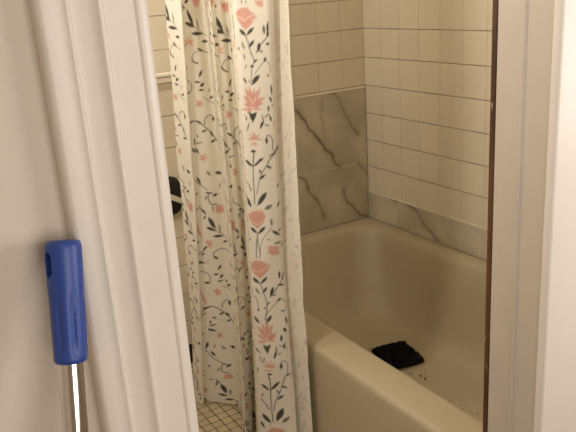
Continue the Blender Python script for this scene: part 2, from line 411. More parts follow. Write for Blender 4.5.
def cspline(P, sub):
    n = len(P); out = []
    def tan(a, b, c):
        d = c - a; l = np.linalg.norm(d) + 1e-9
        return d / l * min(np.linalg.norm(b - a) + 1e-9, np.linalg.norm(c - b) + 1e-9)
    for i in range(n - 1):
        p1, p2 = P[i], P[i + 1]
        m1 = tan(P[i - 1], p1, p2) if i > 0 else p2 - p1
        m2 = tan(p1, p2, P[i + 2]) if i < n - 2 else p2 - p1
        t = (np.arange(sub[i]) / sub[i])[:, None]
        out.append((2 * t ** 3 - 3 * t ** 2 + 1) * p1 + (t ** 3 - 2 * t ** 2 + t) * m1 + (-2 * t ** 3 + 3 * t ** 2) * p2 + (t ** 3 - t ** 2) * m2)
    out.append(P[-1:]); return np.vstack(out)
def drape(tab, zs, res=.002):
    mid = np.c_[rowx(tab, -.5), tab[:, 0]]
    sub = [max(3, int(np.ceil(l / res))) for l in np.linalg.norm(np.diff(mid, axis=0), axis=1)]
    m = cspline(mid, sub); s = np.r_[0, np.cumsum(np.linalg.norm(np.diff(m, axis=0), axis=1))]
    G = np.empty((len(zs), len(m), 3))
    for j, z in enumerate(zs):
        G[j, :, :2] = cspline(np.c_[rowx(tab, z), tab[:, 0]], sub); G[j, :, 2] = z
    return G, s
# each row: panel (0 front, 1 left), shape (0 leaf, 1 stroke, 2 dot, 3 polygon), ink (0..4), width, then points along / up the cloth, in tenths of a millimetre
MOTIF = [
(0, 3, 2, 0, 5893, 1180, 5950, 1280, 6082, 1320, 6272, 1320, 6351, 1220, 6471, 1100, 6406, 1060, 6351, 960, 6272, 880, 6152, 820, 6040, 920, 5950, 1040),
(0, 1, 3, 24, 5893, 1160, 5990, 1120, 6104, 1040, 6177, 1040, 6294, 1120, 6449, 1120),
(0, 1, 3, 18, 6104, 1040, 6128, 1180),
(0, 1, 3, 18, 6294, 1120, 6351, 1040, 6386, 1020),
(0, 0, 0, 90, 5990, 840, 6152, 700),
(0, 0, 0, 78, 6367, 860, 6177, 700),
(0, 1, 0, 27, 6128, 760, 6201, 540, 6249, 280),
(0, 0, 0, 72, 6351, 580, 6201, 420),
(0, 0, 1, 48, 6021, 560, 6082, 380),
(0, 1, 0, 27, 6628, 900, 6613, 660, 6449, 440, 6386, 300),
(0, 0, 0, 48, 6557, 900, 6557, 700),
(0, 0, 0, 42, 6642, 980, 6628, 660),
(0, 0, 0, 66, 6577, 480, 6654, 480),
(0, 0, 0, 66, 6449, 520, 6427, 320),
(0, 0, 0, 36, 6449, 340, 6515, 300),
(0, 0, 0, 54, 6613, 740, 6642, 660),
(0, 1, 0, 30, 6104, 1480, 6104, 1420),
(0, 1, 0, 24, 6225, 1480, 6249, 1420),
(0, 3, 2, 0, 6406, 1460, 6577, 1460, 6577, 1300, 6471, 1320),
(0, 0, 1, 54, 5893, 440, 5931, 380),
(0, 1, 0, 24, 6272, 280, 6315, 100, 6249, -40, 6201, -340),
(0, 0, 0, 45, 6386, 140, 6294, 80),
(0, 0, 0, 60, 6201, 0, 6294, -20),
(0, 0, 1, 36, 6082, 40, 6040, -60),
(0, 0, 0, 36, 6040, 280, 6060, 160),
(0, 0, 0, 54, 6557, 180, 6536, 80),
(0, 0, 0, 30, 6515, 100, 6577, 100),
(0, 1, 1, 18, 6515, 80, 6315, -180),
(0, 1, 1, 18, 6595, 80, 6642, 0, 6642, -180),
(0, 0, 0, 108, 6406, -220, 6201, -440),
(0, 0, 0, 51, 5977, -260, 6060, -400),
(0, 0, 0, 27, 6128, -320, 6177, -420),
(0, 2, 0, 48, 6595, -240),
(0, 0, 0, 42, 6642, -460, 6654, -720),
(0, 0, 0, 54, 6595, -740, 6642, -880),
(0, 2, 1, 48, 6654, -960),
(0, 0, 0, 42, 6557, -960, 6557, -1040),
(0, 0, 2, 126, 6177, -940, 6004, -480),
(0, 0, 2, 126, 6177, -940, 6128, -460),
(0, 0, 2, 126, 6177, -940, 6272, -520),
(0, 0, 2, 126, 6177, -940, 6406, -520),
(0, 0, 2, 126, 6177, -940, 6493, -740),
(0, 0, 2, 126, 6177, -940, 6449, -880),
(0, 0, 2, 126, 6177, -940, 5950, -680),
(0, 0, 2, 126, 6177, -940, 5931, -880),
(0, 0, 2, 72, 6177, -1000, 5820, -1020),
(0, 0, 2, 72, 6177, -1000, 5990, -1100),
(0, 0, 2, 72, 6177, -1000, 6406, -1020),
(0, 0, 3, 30, 6201, -900, 6082, -680),
(0, 0, 3, 30, 6201, -900, 6315, -680),
(0, 3, 0, 0, 6040, -1060, 6152, -1120, 6294, -1080, 6249, -1200, 6152, -1340, 6082, -1220),
(0, 1, 0, 27, 6406, -1180, 6427, -1320, 6351, -1480),
(0, 0, 0, 54, 6427, -1320, 6334, -1480),
(0, 1, 0, 27, 6471, -1220, 6557, -1160, 6613, -1320),
(0, 0, 0, 48, 6577, -1220, 6613, -1320),
(0, 0, 1, 42, 6449, -1400, 6557, -1440),
(0, 0, 2, 42, 6673, -1320, 6673, -1540),
(0, 0, 0, 42, 6557, -980, 6557, -1100),
(0, 0, 2, 60, 6152, -1740, 6021, -1620),
(0, 0, 2, 60, 6152, -1740, 6128, -1560),
(0, 0, 2, 60, 6152, -1740, 6201, -1580),
(0, 0, 2, 60, 6152, -1740, 6334, -1620),
(0, 0, 2, 60, 6152, -1740, 6386, -1760),
(0, 0, 2, 60, 6152, -1740, 5968, -1740),
(0, 0, 2, 48, 6152, -1820, 6040, -1900),
(0, 0, 2, 48, 6152, -1820, 6152, -1940),
(0, 0, 2, 48, 6152, -1820, 6249, -1900),
(0, 0, 0, 72, 6040, -2040, 6177, -2040),
(0, 1, 0, 36, 6128, -2040, 6082, -2320),
(0, 1, 0, 24, 6471, -1840, 6471, -1720, 6536, -1660, 6613, -1780, 6613, -2020, 6673, -2100),
(0, 0, 0, 60, 6471, -1720, 6471, -1880),
(0, 0, 1, 84, 6832, -1940, 6654, -2120),
(0, 0, 0, 42, 6693, -2100, 6493, -2200),
(0, 1, 0, 27, 6673, -2120, 6471, -2320),
(0, 0, 0, 66, 5838, -2280, 5977, -2320),
(0, 0, 0, 72, 6367, -2220, 6201, -2320),
(0, 0, 1, 36, 6040, -1340, 5968, -1540),
(0, 0, 0, 36, 5968, -1180, 5968, -1280),
(0, 0, 0, 30, 5912, -1140, 5931, -1180),
(0, 1, 0, 27, 6082, -2320, 6060, -2720, 6060, -3380),
(0, 0, 0, 66, 5893, -2320, 6082, -2420),
(0, 0, 0, 60, 6272, -2300, 6082, -2420),
(0, 1, 0, 21, 6493, -2340, 6294, -2620, 6225, -2800, 6128, -3120),
(0, 0, 0, 60, 6427, -2420, 6557, -2500),
(0, 0, 0, 48, 6249, -2500, 6294, -2620),
(0, 0, 0, 66, 6386, -2640, 6225, -2760),
(0, 1, 0, 30, 5766, -2760, 5912, -2880, 5977, -3040),
(0, 0, 0, 126, 6386, -3100, 6128, -3440),
(0, 0, 0, 114, 5798, -3220, 5968, -3480),
(0, 0, 1, 108, 6515, -3440, 6315, -3540),
(0, 2, 2, 36, 6082, -3500),
(0, 2, 2, 36, 5950, -3560),
(0, 2, 2, 36, 6225, -3540),
(0, 0, 0, 48, 6732, -2900, 6693, -3020),
(0, 0, 0, 54, 6732, -3380, 6642, -3520),
(0, 0, 0, 54, 5728, -3580, 5766, -3600),
(0, 3, 2, 0, 5802, -3720, 5990, -3580, 6128, -3560, 6272, -3580, 6351, -3720, 6294, -3880, 6104, -4060, 5931, -3920),
(0, 1, 3, 24, 5875, -3800, 6040, -3920, 6128, -3940, 6249, -3840, 6334, -3760),
(0, 0, 0, 84, 5893, -4020, 6082, -4180),
(0, 0, 0, 84, 6315, -4000, 6104, -4200),
(0, 1, 0, 30, 6104, -4180, 6040, -4540, 6021, -4860),
(0, 1, 0, 27, 6082, -4320, 6104, -4540, 6152, -4700, 6128, -4860),
(0, 1, 1, 21, 6471, -4040, 6272, -4280, 6177, -4500, 6128, -4700),
(0, 0, 1, 60, 6471, -3800, 6493, -4000),
(0, 0, 0, 78, 6493, -4120, 6693, -4280),
(0, 0, 0, 42, 6753, -4100, 6628, -4160),
(0, 3, 2, 0, 6367, -4520, 6628, -4560, 6642, -4780, 6471, -4800, 6351, -4700),
(0, 1, 3, 18, 6367, -4620, 6628, -4660),
(0, 0, 1, 60, 6712, -4460, 6515, -4480),
(0, 0, 0, 42, 6753, -4480, 6712, -4640),
(0, 0, 0, 60, 5766, -4360, 5893, -4380),
(0, 0, 1, 30, 6334, -4340, 6427, -4360),
(0, 3, 2, 0, 5820, -5040, 6004, -4920, 6177, -4920, 6315, -5000, 6406, -5040, 6334, -5200, 6225, -5340, 6104, -5460, 5950, -5360, 5820, -5260),
(0, 1, 3, 24, 5875, -5200, 6021, -5260, 6128, -5240, 6272, -5120, 6367, -5060),
(0, 0, 0, 96, 5893, -5440, 6060, -5600),
(0, 0, 0, 78, 6294, -5380, 6104, -5600),
(0, 1, 0, 27, 6082, -5560, 6177, -5860, 6249, -6200, 6177, -6660),
(0, 0, 0, 66, 6272, -5680, 6152, -5860),
(0, 0, 1, 54, 5950, -5740, 6060, -5920),
(0, 1, 1, 21, 5766, -5900, 5968, -6060, 6004, -6420),
(0, 0, 0, 36, 6334, -6100, 6225, -6220),
(0, 0, 0, 48, 6152, -6300, 6225, -6300),
(0, 0, 0, 60, 6613, -5260, 6613, -5480),
(0, 0, 0, 54, 6773, -5320, 6642, -5580),
(0, 1, 0, 27, 6642, -5580, 6334, -5960),
(0, 0, 0, 54, 6557, -5640, 6753, -5680),
(0, 0, 0, 78, 6427, -5680, 6351, -5940),
(0, 0, 0, 36, 6367, -5920, 6515, -5900),
(0, 0, 0, 60, 6613, -6020, 6493, -6120),
(0, 1, 1, 21, 6515, -6100, 6249, -6440, 6177, -6660),
(0, 1, 1, 24, 6577, -6060, 6732, -6140, 6773, -6360, 6642, -6420),
(0, 0, 1, 48, 6577, -6400, 6712, -6420),
(0, 0, 0, 84, 6351, -6500, 6177, -6780),
(0, 0, 0, 78, 5856, -6600, 6021, -6800),
(0, 0, 0, 66, 6712, -6600, 6773, -6840),
(0, 0, 0, 36, 5776, -5740, 5856, -5920),
(0, 0, 0, 48, 6004, -6340, 6004, -6420),
(0, 0, 2, 120, 6201, -7240, 5931, -6860),
(0, 0, 2, 120, 6201, -7240, 6082, -6760),
(0, 0, 2, 120, 6201, -7240, 6225, -6680),
(0, 0, 2, 120, 6201, -7240, 6367, -6740),
(0, 0, 2, 120, 6201, -7240, 6471, -7000),
(0, 0, 2, 120, 6201, -7240, 6449, -7120),
(0, 0, 2, 120, 6201, -7240, 5912, -7140),
(0, 0, 2, 78, 6201, -7280, 5912, -7400),
(0, 0, 2, 78, 6201, -7280, 6427, -7260),
(0, 1, 3, 18, 6201, -7220, 6128, -6940),
(0, 1, 3, 18, 6201, -7220, 6294, -6920),
(0, 1, 3, 18, 6177, -7240, 5977, -7080),
(0, 3, 4, 0, 6082, -7420, 6177, -7460, 6294, -7380, 6249, -7540, 6201, -7700, 6128, -7580),
(0, 0, 0, 78, 6628, -6900, 6732, -7040),
(0, 0, 0, 66, 6577, -7100, 6577, -7300),
(0, 1, 0, 36, 6427, -7440, 6427, -7600, 6367, -7800),
(0, 0, 0, 48, 6427, -7580, 6351, -7820),
(0, 1, 0, 24, 6515, -7400, 6613, -7440, 6693, -7520),
(0, 0, 0, 48, 6654, -7340, 6613, -7540),
(0, 0, 1, 42, 6449, -7680, 6557, -7640),
(0, 0, 0, 60, 5802, -7560, 6021, -7700),
(0, 1, 0, 27, 5990, -7820, 6060, -7980, 6104, -7840),
(0, 0, 2, 60, 6225, -8120, 6040, -8080),
(0, 0, 2, 60, 6225, -8120, 6128, -7940),
(0, 0, 2, 60, 6225, -8120, 6272, -7880),
(0, 0, 2, 60, 6225, -8120, 6386, -7960),
(0, 0, 2, 60, 6225, -8120, 6406, -8060),
(0, 0, 2, 48, 6225, -8200, 6082, -8260),
(0, 0, 2, 48, 6225, -8200, 6334, -8200),
(0, 0, 2, 48, 6225, -8200, 6225, -8280),
(0, 1, 0, 24, 6515, -8100, 6536, -7920, 6613, -7880, 6693, -8020, 6673, -8280, 6577, -8420),
(0, 0, 0, 72, 6536, -7960, 6515, -8140),
(0, 0, 0, 42, 6794, -8300, 6595, -8360),
(0, 0, 0, 66, 6177, -8340, 6294, -8320),
(0, 0, 0, 48, 5893, -8180, 5912, -8340),
(0, 1, 0, 30, 6201, -8360, 6201, -8480),
(0, 1, 0, 30, 6225, -8460, 6225, -8880, 6249, -9920),
(0, 0, 0, 84, 6004, -8700, 6201, -8880),
(0, 0, 0, 78, 6449, -8540, 6225, -8860),
(0, 1, 0, 24, 6577, -8440, 6449, -8880, 6334, -9220, 6294, -9520),
(0, 0, 0, 60, 6493, -8680, 6628, -8760),
(0, 0, 1, 60, 6386, -8820, 6427, -8960),
(0, 0, 0, 66, 6515, -8980, 6386, -9140),
(0, 1, 0, 36, 5968, -9220, 6060, -9320, 6177, -9520),
(0, 0, 1, 42, 6040, -9000, 5977, -9180),
(0, 0, 0, 132, 6493, -9420, 6334, -9860),
(0, 0, 0, 126, 5990, -9720, 6201, -9980),
(0, 0, 1, 96, 6628, -9680, 6449, -9900),
(0, 0, 0, 78, 5931, -10000, 6040, -10200),
(0, 2, 2, 36, 6177, -10060),
(0, 2, 2, 36, 6294, -9940),
(0, 2, 2, 36, 6386, -9940),
(0, 3, 2, 0, 6104, -10300, 6201, -10140, 6334, -10080, 6471, -10100, 6557, -10220, 6536, -10560, 6082, -10720),
(1, 1, 0, 24, 780, 1500, 1067, 1360),
(1, 0, 0, 63, 791, 1440, 1081, 1320),
(1, 0, 0, 42, 958, 1360, 791, 1200),
(1, 0, 0, 119, 1131, 1300, 1340, 860),
(1, 0, 0, 105, 1033, 980, 1383, 840),
(1, 1, 1, 21, 1340, 860, 1575, 740, 1788, 580),
(1, 0, 1, 56, 1506, 1040, 1575, 740),
(1, 0, 0, 98, 1252, 680, 1712, 640),
(1, 0, 0, 77, 1622, 440, 1839, 420),
(1, 3, 2, 0, 1340, 1600, 1770, 1580, 1691, 1360, 1506, 1340, 1404, 1440),
(1, 0, 2, 63, 1131, 440, 780, 580),
(1, 0, 2, 63, 1131, 440, 1053, 620),
(1, 0, 2, 63, 1131, 440, 1209, 620),
(1, 0, 2, 63, 1131, 440, 1318, 500),
(1, 0, 2, 63, 1131, 440, 1296, 360),
(1, 0, 2, 63, 1131, 440, 821, 420),
(1, 0, 0, 49, 870, 440, 958, 320),
(1, 0, 0, 49, 844, 300, 870, 220),
(1, 0, 0, 63, 1404, 280, 1622, 180),
(1, 1, 0, 24, 1552, 200, 1805, 120),
(1, 2, 0, 49, 642, 660),
(1, 1, 0, 21, 1552, 200, 1318, 180, 1209, 40),
(1, 1, 0, 49, 1209, 20, 1252, -60, 1383, -120),
(1, 2, 2, 140, 928, -180),
(1, 2, 0, 56, 780, -160),
(1, 0, 0, 84, 1506, -320, 1383, -500),
(1, 0, 0, 56, 1230, -600, 1424, -640),
(1, 0, 0, 91, 1404, -740, 1575, -680),
(1, 0, 0, 59, 1340, -840, 1529, -860),
(1, 0, 1, 49, 1732, -840, 1691, -960),
(1, 0, 0, 70, 1691, -1120, 1839, -1080),
(1, 1, 1, 21, 1464, -1040, 1645, -1180, 1869, -1280),
(1, 1, 0, 24, 765, -480, 1067, -580, 1113, -800, 985, -880),
(1, 0, 0, 63, 780, -840, 1081, -880),
(1, 0, 2, 91, 1296, -1220, 1209, -1100),
(1, 0, 2, 91, 1296, -1220, 1404, -1140),
(1, 0, 2, 91, 1296, -1220, 1464, -1240),
(1, 0, 2, 91, 1296, -1220, 1189, -1260),
(1, 0, 2, 91, 1296, -1220, 1340, -1320),
(1, 1, 0, 28, 1444, -1820, 1464, -1660, 1645, -1580, 1788, -1660),
(1, 0, 0, 84, 1752, -1660, 1788, -1780),
(1, 1, 0, 35, 780, -1700, 1097, -1680, 1296, -1740, 1485, -1940, 1668, -2120, 1839, -2360),
(1, 0, 0, 63, 765, -1720, 1113, -1680),
(1, 0, 0, 56, 1189, -1680, 1340, -1800),
(1, 0, 0, 63, 1340, -2020, 1485, -1980),
(1, 0, 0, 77, 1622, -2040, 1691, -2200),
(1, 0, 0, 70, 1599, -2360, 1788, -2320),
(1, 0, 0, 56, 765, -1960, 765, -2060),
(1, 0, 0, 42, 1097, -2160, 1097, -2360),
(1, 1, 0, 32, 1097, -2340, 1318, -2320),
(1, 0, 0, 77, 958, -2420, 1131, -2600),
(1, 0, 0, 63, 1113, -2460, 1230, -2640),
(1, 0, 1, 49, 1169, -2080, 1230, -2160),
(1, 3, 2, 0, 765, -1280, 899, -1340, 870, -1580, 765, -1540),
(1, 0, 2, 70, 1340, -2780, 1252, -2660),
(1, 0, 2, 70, 1340, -2780, 1404, -2660),
(1, 0, 2, 70, 1340, -2780, 1464, -2800),
(1, 0, 2, 70, 1340, -2780, 1230, -2820),
(1, 0, 2, 70, 1340, -2780, 1340, -2900),
(1, 0, 0, 63, 821, -2900, 844, -3120),
(1, 1, 0, 28, 780, -3160, 1149, -3560, 1383, -3740),
(1, 0, 0, 77, 1081, -3320, 1189, -3560),
(1, 0, 1, 70, 1404, -3180, 1529, -3340),
(1, 0, 0, 98, 1668, -3280, 1881, -3320),
(1, 2, 0, 84, 1011, -3820),
(1, 0, 0, 56, 1296, -3820, 1552, -3880),
(1, 0, 0, 84, 1529, -3960, 1691, -3920),
(1, 1, 0, 35, 1404, -3900, 1383, -4040, 1464, -4200, 1645, -4240),
(1, 0, 1, 56, 1340, -3920, 1274, -4060),
(1, 3, 2, 0, 1575, -4280, 1822, -4260, 1869, -4500, 1712, -4560, 1575, -4480),
(1, 0, 0, 49, 765, -4240, 1081, -4300),
(1, 0, 0, 63, 1131, -4320, 1274, -4480),
(1, 2, 2, 105, 780, -4040),
(1, 1, 0, 24, 1081, -4240, 1252, -4500),
(1, 0, 1, 42, 1805, -3580, 1752, -3760),
(1, 0, 1, 42, 1485, -4240, 1506, -4460),
(1, 0, 2, 175, 687, -4580, 1033, -4920),
(1, 0, 2, 161, 821, -4760, 1131, -5200),
(1, 2, 0, 63, 702, -4660),
(1, 0, 0, 119, 1340, -4600, 1529, -5000),
(1, 0, 0, 91, 1274, -4900, 1529, -5060),
(1, 1, 1, 24, 1529, -5040, 1712, -5180, 1881, -5340),
(1, 0, 1, 56, 1645, -4880, 1691, -5180),
(1, 0, 0, 84, 1444, -5220, 1770, -5260),
(1, 0, 0, 70, 1732, -5460, 1908, -5420),
(1, 0, 0, 56, 1252, -4540, 1189, -4660),
(1, 0, 0, 77, 729, -4940, 780, -5120),
(1, 0, 0, 91, 736, -5320, 1033, -5340),
(1, 0, 0, 77, 508, -5020, 564, -5140),
(1, 0, 0, 42, 578, -4820, 693, -4860),
(1, 0, 0, 63, 624, -5340, 575, -5500),
(1, 2, 0, 49, 556, -5580),
(1, 2, 0, 63, 618, -5660),
(1, 2, 0, 49, 596, -5800),
(1, 1, 0, 32, 780, -5780, 1113, -5700, 1252, -5520),
(1, 0, 0, 84, 791, -5960, 1169, -6100),
(1, 0, 0, 56, 1067, -5800, 1189, -5760),
(1, 0, 0, 49, 780, -5740, 928, -5640),
(1, 0, 0, 49, 1131, -5620, 1274, -5520),
(1, 1, 0, 28, 1946, -5740, 1645, -5660, 1444, -5740, 1424, -5860, 1506, -5980),
(1, 0, 0, 77, 1424, -5880, 1552, -5980),
(1, 0, 0, 84, 1645, -6200, 1529, -6340),
(1, 0, 2, 63, 1318, -5440, 1189, -5380),
(1, 0, 2, 63, 1318, -5440, 1252, -5320),
(1, 0, 2, 63, 1318, -5440, 1404, -5320),
(1, 0, 2, 63, 1318, -5440, 1444, -5440),
(1, 0, 2, 63, 1318, -5440, 1404, -5580),
(1, 0, 2, 63, 1318, -5440, 1318, -5580),
(1, 0, 2, 56, 1209, -6060, 1274, -5980),
(1, 0, 2, 56, 1209, -6060, 1274, -6140),
(1, 1, 0, 28, 791, -6300, 1169, -6400, 1296, -6580, 1274, -6780),
(1, 0, 0, 84, 1131, -6760, 1274, -6780),
(1, 0, 0, 63, 1404, -6480, 1552, -6500),
(1, 0, 0, 84, 1575, -6620, 1691, -6520),
(1, 0, 0, 56, 1485, -6740, 1668, -6720),
(1, 0, 1, 49, 1752, -6700, 1770, -6820),
(1, 0, 0, 77, 1752, -6920, 1904, -6860),
(1, 1, 1, 24, 1622, -6920, 1912, -7060),
(1, 0, 2, 105, 765, -6840, 1053, -7240),
(1, 0, 2, 105, 1011, -7160, 1169, -7560),
(1, 1, 0, 28, 1575, -7660, 1599, -7500, 1732, -7400, 1858, -7460),
(1, 0, 0, 84, 1788, -7440, 1822, -7600),
(1, 1, 0, 35, 803, -8100, 985, -7820, 1274, -7600, 1485, -7700, 1732, -7960, 1917, -8180),
(1, 0, 0, 63, 1033, -7700, 1274, -7620),
(1, 0, 0, 70, 1485, -7900, 1622, -7840),
(1, 0, 0, 84, 1691, -7860, 1770, -7980),
(1, 0, 0, 63, 791, -7960, 1149, -7860),
(1, 0, 0, 63, 1691, -8160, 1822, -8100),
(1, 0, 0, 70, 724, -7440, 733, -7680),
(1, 0, 0, 63, 1296, -7980, 1404, -8060),
(1, 0, 0, 56, 1252, -8120, 1230, -8240),
(1, 0, 2, 91, 1464, -7120, 1362, -7020),
(1, 0, 2, 91, 1464, -7120, 1464, -6960),
(1, 0, 2, 91, 1464, -7120, 1575, -7060),
(1, 0, 2, 91, 1464, -7120, 1575, -7200),
(1, 0, 2, 91, 1464, -7120, 1464, -7240),
(1, 0, 0, 77, 1169, -8420, 1274, -8520),
(1, 0, 0, 70, 1252, -8440, 1383, -8520),
(1, 0, 0, 56, 1209, -8320, 1404, -8240),
(1, 0, 0, 63, 765, -8480, 1053, -8620),
(1, 0, 0, 77, 1149, -8940, 1097, -9200),
(1, 1, 0, 28, 1081, -9240, 1252, -9500, 1552, -9720),
(1, 0, 0, 84, 1230, -9280, 1340, -9460),
(1, 0, 1, 70, 1506, -9060, 1622, -9200),
(1, 0, 0, 105, 1752, -9080, 1926, -9080),
(1, 0, 0, 70, 1113, -9880, 1209, -9860),
(1, 0, 0, 49, 1506, -9740, 1645, -9740),
(1, 0, 0, 84, 1622, -9840, 1752, -9740),
(1, 1, 0, 35, 1506, -9800, 1506, -10000, 1668, -10100),
(1, 0, 1, 42, 1340, -9000, 1296, -9160),
(1, 0, 1, 56, 1444, -9880, 1383, -10040),
(1, 3, 2, 0, 1552, -10160, 1732, -10100, 1805, -10260, 1552, -10340),
(1, 0, 2, 84, 692, -9900, 1053, -10060),
(1, 0, 0, 70, 721, -10100, 985, -10220),
(1, 0, 2, 77, 1464, -8660, 1404, -8600),
(1, 0, 2, 77, 1464, -8660, 1485, -8540),
(1, 0, 2, 77, 1464, -8660, 1575, -8600),
(1, 0, 2, 77, 1464, -8660, 1575, -8720),
(1, 0, 2, 77, 1464, -8660, 1424, -8760),
(1, 0, 0, 56, 1318, -10380, 1464, -10520),
(1, 0, 0, 49, 1362, -10460, 1318, -10660),
(1, 0, 0, 126, 1464, -10540, 1599, -10900),
(1, 0, 0, 98, 1383, -10940, 1622, -11000),
(1, 0, 1, 56, 1691, -10720, 1691, -10960),
(1, 0, 0, 84, 1552, -11160, 1788, -11120),
(1, 0, 0, 77, 1822, -11140, 1926, -11120),
(1, 0, 0, 63, 1770, -11340, 1921, -11240),
(1, 3, 2, 0, 669, -10680, 899, -10600, 1131, -10880, 870, -10980, 682, -10860),
(1, 0, 0, 98, 765, -11060, 1113, -11380),
(1, 0, 0, 84, 1067, -11520, 1230, -11460),
(1, 0, 0, 56, 710, -11160, 821, -11380),
(1, 0, 0, 49, 1149, -10380, 1252, -10420),
]
INK = [lin(40, 39, 32), lin(120, 116, 100), lin(220, 160, 142), lin(240, 226, 204), lin(52, 66, 48)]   # dark, grey, pink, white, green
def paint(s, t, faint=1.0, only=None, offs=None):
    """print the floral motifs on cloth coordinates s (along the width) and t (height)"""
    rgb = np.empty((len(t), len(s), 3)); rgb[:] = lin(236, 229, 212)[:3]
    ds, dt = s[1:] - s[:-1], abs(t[1] - t[0])
    for row in MOTIF:
        pan, kind, ink = row[:3]; w = row[3] * 1e-4; q = np.array(row[4:]).reshape(-1, 2) * 1e-4
        for p2, lo, hi, os_, ot in offs:
            if p2 != pan: continue
            Q = q + (os_, ot)
            pad = w + .004
            i0, i1 = np.searchsorted(s, max(lo, Q[:, 0].min() - pad)), np.searchsorted(s, min(hi, Q[:, 0].max() + pad))
            j0, j1 = np.searchsorted(t, Q[:, 1].min() - pad), np.searchsorted(t, Q[:, 1].max() + pad)
            if i1 <= i0 or j1 <= j0: continue
            A, B = np.meshgrid(s[i0:i1], t[j0:j1])
            if kind == 0:
                d, u = seg_dist(A, B, Q[0], Q[1]); hw = w * .5 * np.sin(PI * np.clip(u, .03, .97) ** .85) ** .8
                sd = d - hw
            elif kind == 1:
                sd = np.full(A.shape, 9.)
                C = cspline(Q, [6] * (len(Q) - 1)) if len(Q) > 2 else Q
                for a, b in zip(C, C[1:]): sd = np.minimum(sd, seg_dist(A, B, a, b)[0])
                sd -= w * .42
            elif kind == 2: sd = np.hypot(A - Q[0, 0], B - Q[0, 1]) - w * .5
            else:
                sd = np.full(A.shape, 9.); ins = np.zeros(A.shape, bool)
                for a, b in zip(Q, np.roll(Q, -1, 0)):
                    sd = np.minimum(sd, seg_dist(A, B, a, b)[0])
                    c = ((a[1] > B) != (b[1] > B)); ins ^= c & (A < (b[0] - a[0]) * (B - a[1]) / (b[1] - a[1] + 1e-12) + a[0])
                sd = np.where(ins, -sd, sd)
            k = np.clip(.5 - sd / .0022, 0, 1)
            col = np.array(INK[ink][:3])
            if ink == 2 and kind != 2:              # petals: paler towards their rims
                col = col * (1 - .0) ; k = k * np.clip(.72 + .28 * np.clip(-sd / .004, 0, 1), 0, 1)
            k = (k * faint)[..., None]
            rgb[j0:j1, i0:i1] = rgb[j0:j1, i0:i1] * (1 - k) + col * k
    return rgb.reshape(-1, 3)
TOP = .765
cur = thing('shower_curtain', 'cream shower curtain with pink flowers and dark leaves, gathered at the tub end', 'shower curtain', (.55, -.9, FL))
def put_local(P, root): return P - np.array(root.location)
def cloth_part(name, tab, z0, offs, faint, seed, base=None, hem=0):
    zs = np.arange(z0, TOP, .0025); G, s = drape(tab, zs)
    t = zs.copy()
    ss = s / s[-1]; SS, TT = np.meshgrid(s, zs)
    fl = np.clip((.3 - TT) / 1.4, 0, 1)
    wob = (vnoise(SS + 2, TT * .25 + 4, 16, seed, 3) - .5) * .012 + (vnoise(SS * .6 + 5, TT + 9, 11, seed + 5, 3) - .5) * .008 * fl
    G[..., 0] += wob * .5; G[..., 1] -= np.abs(wob) * .9
    if hem: G[..., 2] += np.clip((zs[:, None] - z0) * -20 + 1, 0, 1) * (vnoise(SS, TT * 0 + 3, 14, seed + 9, 2) - .5) * hem
    o = link(name, grid_mesh(name, put_local(G, cur)), M_cloth, cur)
    set_pattern(o.data, paint(s, t, faint, None, offs))
    return o
AS, AT, CS, CT = (-0.1166, 0.02, 0.2682, -0.016)
V = []
for up in (0, 1.30):
    V += [(0, 0.568, .71, 0, up), (1, 0, .086, AS, AT + up), (1, .086, .205, 0, up), (1, .205, .30, .115, up), (1, .30, .385, .21, up), (1, .385, .50, CS, CT + up), (1, .50, 0.568, .41, up)]
part(cloth_part('front_cloth', CP, FL + .006, V, .92, 3, hem=.012))
RVO = []
for up in (0, 1.30): RVO += [(0, .0, .3, -.565, -.045 + up), (1, .0, .3, .03, .02 + up)]
part(cloth_part('folded_back_edge', RV, FL + .014, RVO, .17, 8), 'pale reverse side of the cloth with the print showing faintly through')
rod = thing('curtain_rod', 'chrome curtain rod over the tub carrying the floral curtain', 'curtain rod', (DB / 2, -.893, TOP + .035))
bm = bmesh.new(); tube(bm, (0, -.893, TOP + .035), (DB, -.893, TOP + .035), .0125); from_bm('rod', at(rod, bm), M_chrome, rod, True, 40)
for x in (0, DB - .012):
    bm = bmesh.new(); tube(bm, (x, -.893, TOP + .035), (x + .012, -.893, TOP + .035), .03); from_bm('flange', at(rod, bm), M_chrome, rod, True, 40)
for k, x in enumerate((.43, .50, .56, .62, .68, .74, .79)):
    bm = bmesh.new(); torus(bm, Vector((x, -.893, TOP + .018)), Vector((0, 1, 0)), Vector((0, 0, 1)), .031, .0022)
    from_bm('curtain_ring', at(cur, bm), M_chrome, cur, True)

# ------------------------------------------------------------------ broom leaning beside the left casing
Bs, Tp = Vector((1.8889, -1.7464, FL)), Vector((1.6030, -1.5730, -.0361))
ax, u_, v_ = frame(Bs, Tp)
broom = thing('broom', 'broom with ribbed blue grip and shiny steel pole leaning beside the left door casing', 'broom', Bs)
L = (Tp - Bs).length
def rngs(prof, flute=None):
    out = []; n = 72
    for d, r in prof:
        ring = []
        for k in range(n):
            t = 2 * PI * k / n; q = r
            if flute:
                a = flute(d); q = r * (1 - a * (.5 + .5 * math.cos(7 * t)) ** 3)
            ring.append(ax * d + (u_ * math.cos(t) + v_ * math.sin(t)) * q)
        out.append(ring)
    return out
GL = .1125
gp = [(L - GL, .0132), (L - GL + .0015, .0148), (L - GL + .004, .0153)] + [(L - GL + .004 + (GL - .012) * k / 30, .0153 + .0014 * (k / 30)) for k in range(1, 31)] + [(L - .005, .0164), (L - .0022, .0156), (L - .0006, .0138), (L, .0105)]
fl = lambda d: .15 * max(0, min(1, (L - GL + .068 - d) / .02)) * max(0, min(1, (d - (L - GL + .004)) / .012))
